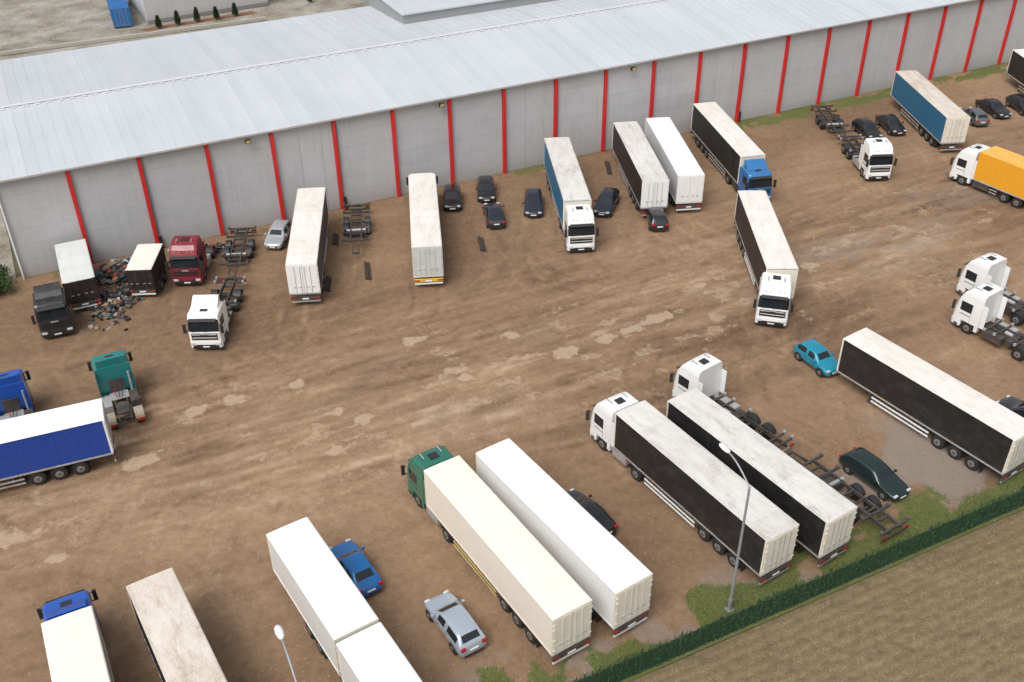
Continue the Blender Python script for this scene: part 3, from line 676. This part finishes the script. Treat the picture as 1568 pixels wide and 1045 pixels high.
def slab(s0,z0,s1,z1,th=.08,x0=xa,x1=xb_,mat=MR):
    mb.add([(x0,s0,z0),(x1,s0,z0),(x1,s1,z1),(x0,s1,z1),(x0,s0,z0+th),(x1,s0,z0+th),(x1,s1,z1+th),(x0,s1,z1+th)],[(3,2,1,0),(4,5,6,7),(0,1,5,4),(1,2,6,5),(2,3,7,6),(3,0,4,7)],mat)
slab(-.5,HW+.03,SR,ZR); slab(SR+.001,ZR,SB,ZB)
x=xa+.2
while x<xb_:
    for (s0,z0,s1,z1) in((-.5,HW+.11,SR,ZR+.08),(SR,ZR+.08,SB,ZB+.08)):
        mb.add([(x-.03,s0,z0),(x+.03,s0,z0),(x+.03,s1,z1),(x-.03,s1,z1),(x-.015,s0,z0+.03),(x+.015,s0,z0+.03),(x+.015,s1,z1+.03),(x-.015,s1,z1+.03)],[(4,5,6,7),(0,1,5,4),(1,2,6,5),(3,0,4,7)],MR)
    x+=1.0
mb.obj('metal_roof_sheets',wh)
mb=MB(); capm=paint('ridge_cap',(.66,.68,.70),.4,.1,.1)
slab(SR-.28,ZR+.11,SR,ZR+.15,.02,mat=capm); slab(SR+.001,ZR+.15,SR+.28,ZR+.12,.02,mat=capm)
x=xa+.5
while x<xb_: mb.box(x-.2,x+.2,SR-.62,SR-.50,ZR+.06,ZR+.15,WHITEP); x+=1.0
mg=paint('monitor_grey',(.30,.31,.32),.6)
mb.box(37.5,100,19.5,19.7,9.6,11.0,mg); mb.box(37.5,37.7,19.7,40,9.0,11.0,mg); mb.box(37.3,100.2,19.3,40,11.0,11.15,MR)
mb.obj('ridge_and_roof_monitor',wh)

# ------------------------------------------------------------ background at the top left
def bldg(name,x,y,h,L,D,H,c):
    e=empty(name,x,y,h); mb=MB(); wm=concrete(name+'_wall',c); mb.box(0,L,0,D,0,H,wm)
    k=1.5
    while k<L-2: mb.box(k,k+1.6,-.03,.05,H*.45,H*.45+1.1,GLASS); mb.box(k-.06,k+1.66,-.06,-.002,H*.45-.1,H*.45-.02,WHITEP); k+=4
    mb.box(0,L,-.04,-.002,0,.5,JOINT); mb.obj('walls',e)
    mb=MB(); mb.box(-.3,L+.3,-.3,D+.3,H,H+.25,MR); mb.obj('roof',e)
bldg('warehouse_annex',-50.8,144.9,29,17.5,22,8,(.55,.55,.55))
bldg('office_building',-30.0,157.5,29,40,20,8,(.55,.53,.5))
e=empty('shipping_container',-52.6,143.9,112); mb=MB(); bc=paint('container_blue',(.02,.15,.42),.5,0,.2)
mb.box(0,12,0,2.44,.15,2.7,bc)
k=.3
while k<11.8:
    mb.box(k,k+.14,-.03,2.47,.3,2.55,bc); mb.box(k,k+.14,.1,2.34,2.7,2.73,bc); k+=.3
for xx in(0,11.88):
    for yy in(-.04,2.36): mb.box(xx,xx+.12,yy,yy+.12,.05,2.74,bc)
for yy in(.5,1.0,1.45,1.95): mb.cyl((-.04,yy,.3),(-.04,yy,2.6),.02,GALV,6)
mb.obj('corrugated_shell',e)
e=empty('low_kerb_wall',-66.6,132.5,23.2); mb=MB(); kc=concrete('kerb_c',(.55,.51,.45))
for i in range(14): mb.box(i*2.5,i*2.5+2.46,-.15,.15,0,.45,kc)
mb.obj('wall_segments',e)
def leafm(name,c0,c1):
    m,nt,b=newmat(name); f=noise(nt,objco(nt),6,2); nt.links.new(mixc(nt,f,c0,c1),b.inputs['Base Color']); b.inputs['Roughness'].default_value=.8; return m
THU=leafm('thuja_leaf',(.018,.04,.014),(.05,.09,.03)); BARK=plain('bark',(.09,.06,.04),.9)
def blades_obj(name,P,D,mat,w=.02,parent=None):
    n=len(P); side=np.cross(D,np.random.randn(n,3)); side/= np.linalg.norm(side,axis=1,keepdims=True)+1e-9; side*=w
    co=np.stack([P-side,P+side,P+D*.6+side*.8,P+D],1).reshape(-1,3).astype(np.float32)
    me=bpy.data.meshes.new(name); me.from_pydata(co.tolist(),[],[(4*i,4*i+1,4*i+2,4*i+3) for i in range(n)]); me.materials.append(mat)
    o=bpy.data.objects.new(name,me); COL.objects.link(o)
    if parent: o.parent=parent
    return o
def conifer(x,y,h,r,name='thuja_tree'):
    e=empty(name,x,y,random.random()*360); mb=MB(); mb.cyl((0,0,0),(0,0,h*.8),.07,BARK,6,r2=.02); mb.obj('trunk',e)
    n=800; z=np.random.rand(n)**.8; a=np.random.rand(n)*6.283; rr=r*(np.clip(1-z,0,1)**.7)*(.55+.5*np.random.rand(n))*np.clip(z*6+.4,0,1)
    P=np.stack([np.cos(a)*rr,np.sin(a)*rr,z*h*.95+.1],1); D=np.stack([np.cos(a)*.12,np.sin(a)*.12,np.full(n,.22)],1)+np.random.randn(n,3)*.06
    blades_obj('foliage',P,D,THU,.05,e)
for px in[(-48.7,143.1),(-46.4,144.4),(-44.0,145.7),(-41.6,147.0),(-39.2,148.3),(-29.5,154.6),(-26.5,156.2)]: conifer(px[0],px[1],random.uniform(1.5,2.0),.42)
sheet('mulch_bed',[(-50.3,141.9),(-36.5,149.5),(-37.3,150.7),(-51.1,143)],-.03,plain('mulch',(.20,.10,.06),.9))
def bush(x,y,r,h,mat,n=2600,name='bush'):
    e=empty(name,x,y,0); mb=MB()
    for k in range(7):
        a=k*.9; mb.cyl((0,0,0),(math.cos(a)*r*.5,math.sin(a)*r*.5,h*.7),.03,BARK,5,r2=.01)
    mb.obj('stems',e)
    cl=np.random.randn(14,3)*[r*.45,r*.45,h*.2]+[0,0,h*.55]; P=cl[np.random.randint(0,14,n)]+np.random.randn(n,3)*[r*.2,r*.2,h*.14]; P[:,2]=np.abs(P[:,2])
    blades_obj('foliage',P,np.random.randn(n,3)*.09+[0,0,.05],mat,.05,e)
bush(-42.9,73.2,1.5,1.8,leafm('bush_leaf',(.03,.07,.015),(.10,.16,.04)))
bush(-44.0,75.0,1.2,1.5,THU)

# ------------------------------------------------------------ fence
fn=empty('green_privacy_fence',*ts(0,-58.1),25.86); mb=MB()
FG=paint('fence_post_green',(.02,.06,.035),.5,0,.1); FP=leafm('fence_fabric',(.010,.036,.018),(.022,.062,.03))
for k in range(-20,60): mb.cyl((k*2.5,-.03,-.05),(k*2.5,-.03,2.0),.04,FG,8); mb.box(k*2.5+.05,k*2.5+2.45,-.006,.006,.06,1.55,FP)
for z in(.08,.6,1.15,1.62): mb.box(-50,150,-.016,-.008,z,z+.02,FG)
mb.obj('posts_and_panels',fn)
n=60000; X=np.random.rand(n)*90-12; P=np.stack([X,np.random.choice([-1,1],n)*(.02+.09*np.random.rand(n)),np.random.rand(n)*(1.50+.30*vnoise(X,X*0,1.1,4))+.03],1)
keep=np.random.rand(n)<(.30+.6*(np.sin(X*2*math.pi/.5)>-.3))*(.45+.7*vnoise(X,P[:,2],.7,6)); P=P[keep]; D=np.random.randn(len(P),3)*[.06,.05,.03]+[0,0,.16]
blades_obj('green_strips',P,D,leafm('fence_fringe',(.016,.060,.026),(.055,.13,.050)),.022,fn)

# ------------------------------------------------------------ grass, stubble, stones
def scatter_ts(n,t0,t1,s0,s1,fn_):
    t=np.random.rand(n)*(t1-t0)+t0; s=np.random.rand(n)*(s1-s0)+s0; k=fn_(t,s); t=t[k];s=s[k]
    return np.stack([O[0]+U[0]*t+V[0]*s,O[1]+U[1]*t+V[1]*s],1)
def gmask(t,s):
    i=np.clip(((t-ta[0])/STEP).astype(int),0,nt_-1); j=np.clip(((s-sa[0])/STEP).astype(int),0,ns_-1); return np.random.rand(len(t))<grass[i,j]**1.5
p=scatter_ts(140000,-12,75,-58.0,-53,gmask); q=scatter_ts(70000,-6,115,-4.5,-.2,gmask)
P=np.concatenate([p,q]); P=np.c_[P,np.zeros(len(P))]; D=np.random.randn(len(P),3)*[.05,.05,.03]+[0,0,.11]
blades_obj('grass',P[::2],D[::2],leafm('grass_a',(.055,.12,.015),(.14,.23,.04)),.013)
blades_obj('dry_grass',P[1::4],D[1::4],leafm('grass_b',(.16,.15,.05),(.28,.24,.11)),.012)
def fmask(t,s): return (np.random.rand(len(t))<.36+.4*(np.sin(s*2*math.pi/.62+vnoise(t,s,.3,8)*2)>.2))&(fbm(t,s,.8,9,3)>.40)
p=scatter_ts(110000,8,64,-75,-58.6,fmask); P=np.c_[p,np.full(len(p),-.03)]; D=np.random.randn(len(P),3)*[.06,.06,.02]+[0,0,.07]
blades_obj('crop_stubble',P[::2],D[::2],leafm('stubble',(.30,.245,.13),(.44,.365,.21)),.016)
blades_obj('crop_seedlings',P[1::3],D[1::3],leafm('seedling',(.11,.12,.045),(.24,.21,.09)),.016)
mb=MB(); ST=plain('stone',(.34,.28,.22),.9)
for k in range(900):
    t=random.uniform(-12,100); s=random.uniform(-57,-1); x,y=ts(t,s); r=random.choice([.03,.03,.04,.05,.05,.08])
    vs=[(x+random.uniform(.6,1.2)*r*dx,y+random.uniform(.6,1.2)*r*dy,r*dz*.7) for dx,dy,dz in((1,0,0),(0,1,0),(-1,0,0),(0,-1,0),(.4,.4,1),(-.5,-.2,.9))]
    mb.add(vs,[(0,1,4),(1,2,5),(1,5,4),(2,3,5),(3,0,4),(3,4,5)],ST)
mb.obj('loose_stones')
WD=plain('dark_timber',(.05,.035,.025),.85)
for x,y,h,l in[(-12.5,76.6,-81,2.8),(-16,82.2,-82,1.9),(-2.75,81.1,-82,2.4),(9.9,96.7,-89,2.9),(-15.6,74.5,-85,2.2)]:
    e=empty('timber_beam',x,y,h); mb=MB(); mb.box(-l/2,l/2,-.14,.14,0,.2,WD); mb.box(-l/2+.1,l/2+.15,.16,.36,0,.12,WD); mb.obj('beam',e,.015)
dm=[plain('debris_%d'%i,c,.7) for i,c in enumerate([(.45,.42,.38),(.02,.02,.02),(.04,.09,.18),(.30,.20,.12),(.05,.13,.14),(.22,.20,.18),(.09,.08,.075),(.35,.06,.03)])]
wts=[3,12,1.5,4,1.5,3,7,1]
def heap(x0,y0,n,sx,sy,sh,big,hh=.5):
    e=empty('debris_pile',x0,y0,0); mb=MB()
    for k in range(n):
        x=random.gauss(0,sx); y=random.gauss(0,sy)+x*sh; a=random.uniform(.06,.28)*big; b_=random.uniform(.05,.20)*big; c_=random.uniform(.03,.16)*big
        z=max(0,hh-.22*math.hypot(x,y))*random.uniform(.3,1); mb.M=Matrix.Translation((x,y,z))@Matrix.Rotation(random.random()*6,4,'Z')@Matrix.Rotation(random.uniform(-.5,.5),4,'X')
        mb.box(-a,a,-b_,b_,-.02,c_,random.choices(dm,wts)[0])
    for k in range(7):
        mb.M=Matrix.Translation((random.gauss(0,sx*.8),random.gauss(0,sy*.8),random.choice([0,0,.24])))
        mb.cyl((0,0,.02),(0,0,.26),.48,TYRE,16); mb.cyl((0,0,.261),(0,0,.266),.24,RIMD,12)
    mb.M=Matrix.Identity(4); mb.obj('rubbish',e)
heap(-33.1,71.9,330,.85,1.45,-.25,.95,.6); heap(-33.0,76.9,220,1.1,.8,.4,1.4,.8); heap(-27.6,80.3,70,1.3,.45,.3,1.2)

# ------------------------------------------------------------ street lamps
def lamp(x,y):
    e=empty('street_lamp',x,y,25.86+90); mb=MB(); LG=paint('lamp_pole',(.34,.35,.36),.4,.3,.1)
    mb.cyl((0,0,0),(0,0,.9),.13,LG,12); mb.cyl((0,0,.9),(0,0,9.3),.095,LG,12,r2=.06); mb.box(-.2,.2,-.2,.2,0,.06,LG)
    pr=(0,0,9.3)
    for k in range(1,7):
        a=k/6; q=(2.0*a,0,9.3+.85*math.sin(a*math.pi/2)); mb.cyl(pr,q,.055,LG,8,r2=.045); pr=q
    mb.obj('pole_and_arm',e)
    mb=MB(); rings=[]
    for x_,w,h in((1.9,.07,.05),(2.0,.14,.09),(2.3,.19,.11),(2.6,.16,.08),(2.72,.07,.04)):
        rings.append([(x_,w*math.cos(t),10.17+h*math.sin(t)) for t in np.linspace(0,2*math.pi,11)[:-1]])
    mb.loft(rings,lambda i,j:WHITEP,True,WHITEP,WHITEP); mb.obj('lamp_head',e)
lamp(12.1,39.1); lamp(-9.1,27.3)

# ------------------------------------------------------------ camera and light
cd=bpy.data.cameras.new('camera'); cd.sensor_width=36; cd.lens=1579.8/1568*36; cd.clip_end=6000; cd.clip_start=.5
co=bpy.data.objects.new('camera',cd); COL.objects.link(co)
co.matrix_world=Matrix.Translation((0,0,45.62))@Matrix.Rotation(R(90-34.707),4,'X')@Matrix.Rotation(R(-.51),4,'Z')
scene.camera=co
w=bpy.data.worlds.new('World'); scene.world=w; w.use_nodes=True; nt=w.node_tree; bg=nt.nodes['Background']
sky=nt.nodes.new('ShaderNodeTexSky'); sky.sky_type='NISHITA'; sky.sun_disc=False; SE,SA=R(55),R(212)
sky.sun_elevation=SE; sky.sun_rotation=SA; sky.dust_density=5; sky.air_density=1.2
hs=nt.nodes.new('ShaderNodeHueSaturation'); hs.inputs['Saturation'].default_value=.24
nt.links.new(sky.outputs[0],hs.inputs['Color']); nt.links.new(hs.outputs[0],bg.inputs[0]); bg.inputs[1].default_value=.15
ld=bpy.data.lights.new('sun','SUN'); ld.energy=1.4; ld.angle=R(35); ld.color=(1,.985,.96)
lo=bpy.data.objects.new('sun',ld); COL.objects.link(lo)
dirv=Vector((math.sin(SA)*math.cos(SE),math.cos(SA)*math.cos(SE),math.sin(SE)))
lo.rotation_euler=dirv.to_track_quat('Z','Y').to_euler()
scene.view_settings.view_transform='Standard'; scene.view_settings.look='None'; scene.view_settings.exposure=0
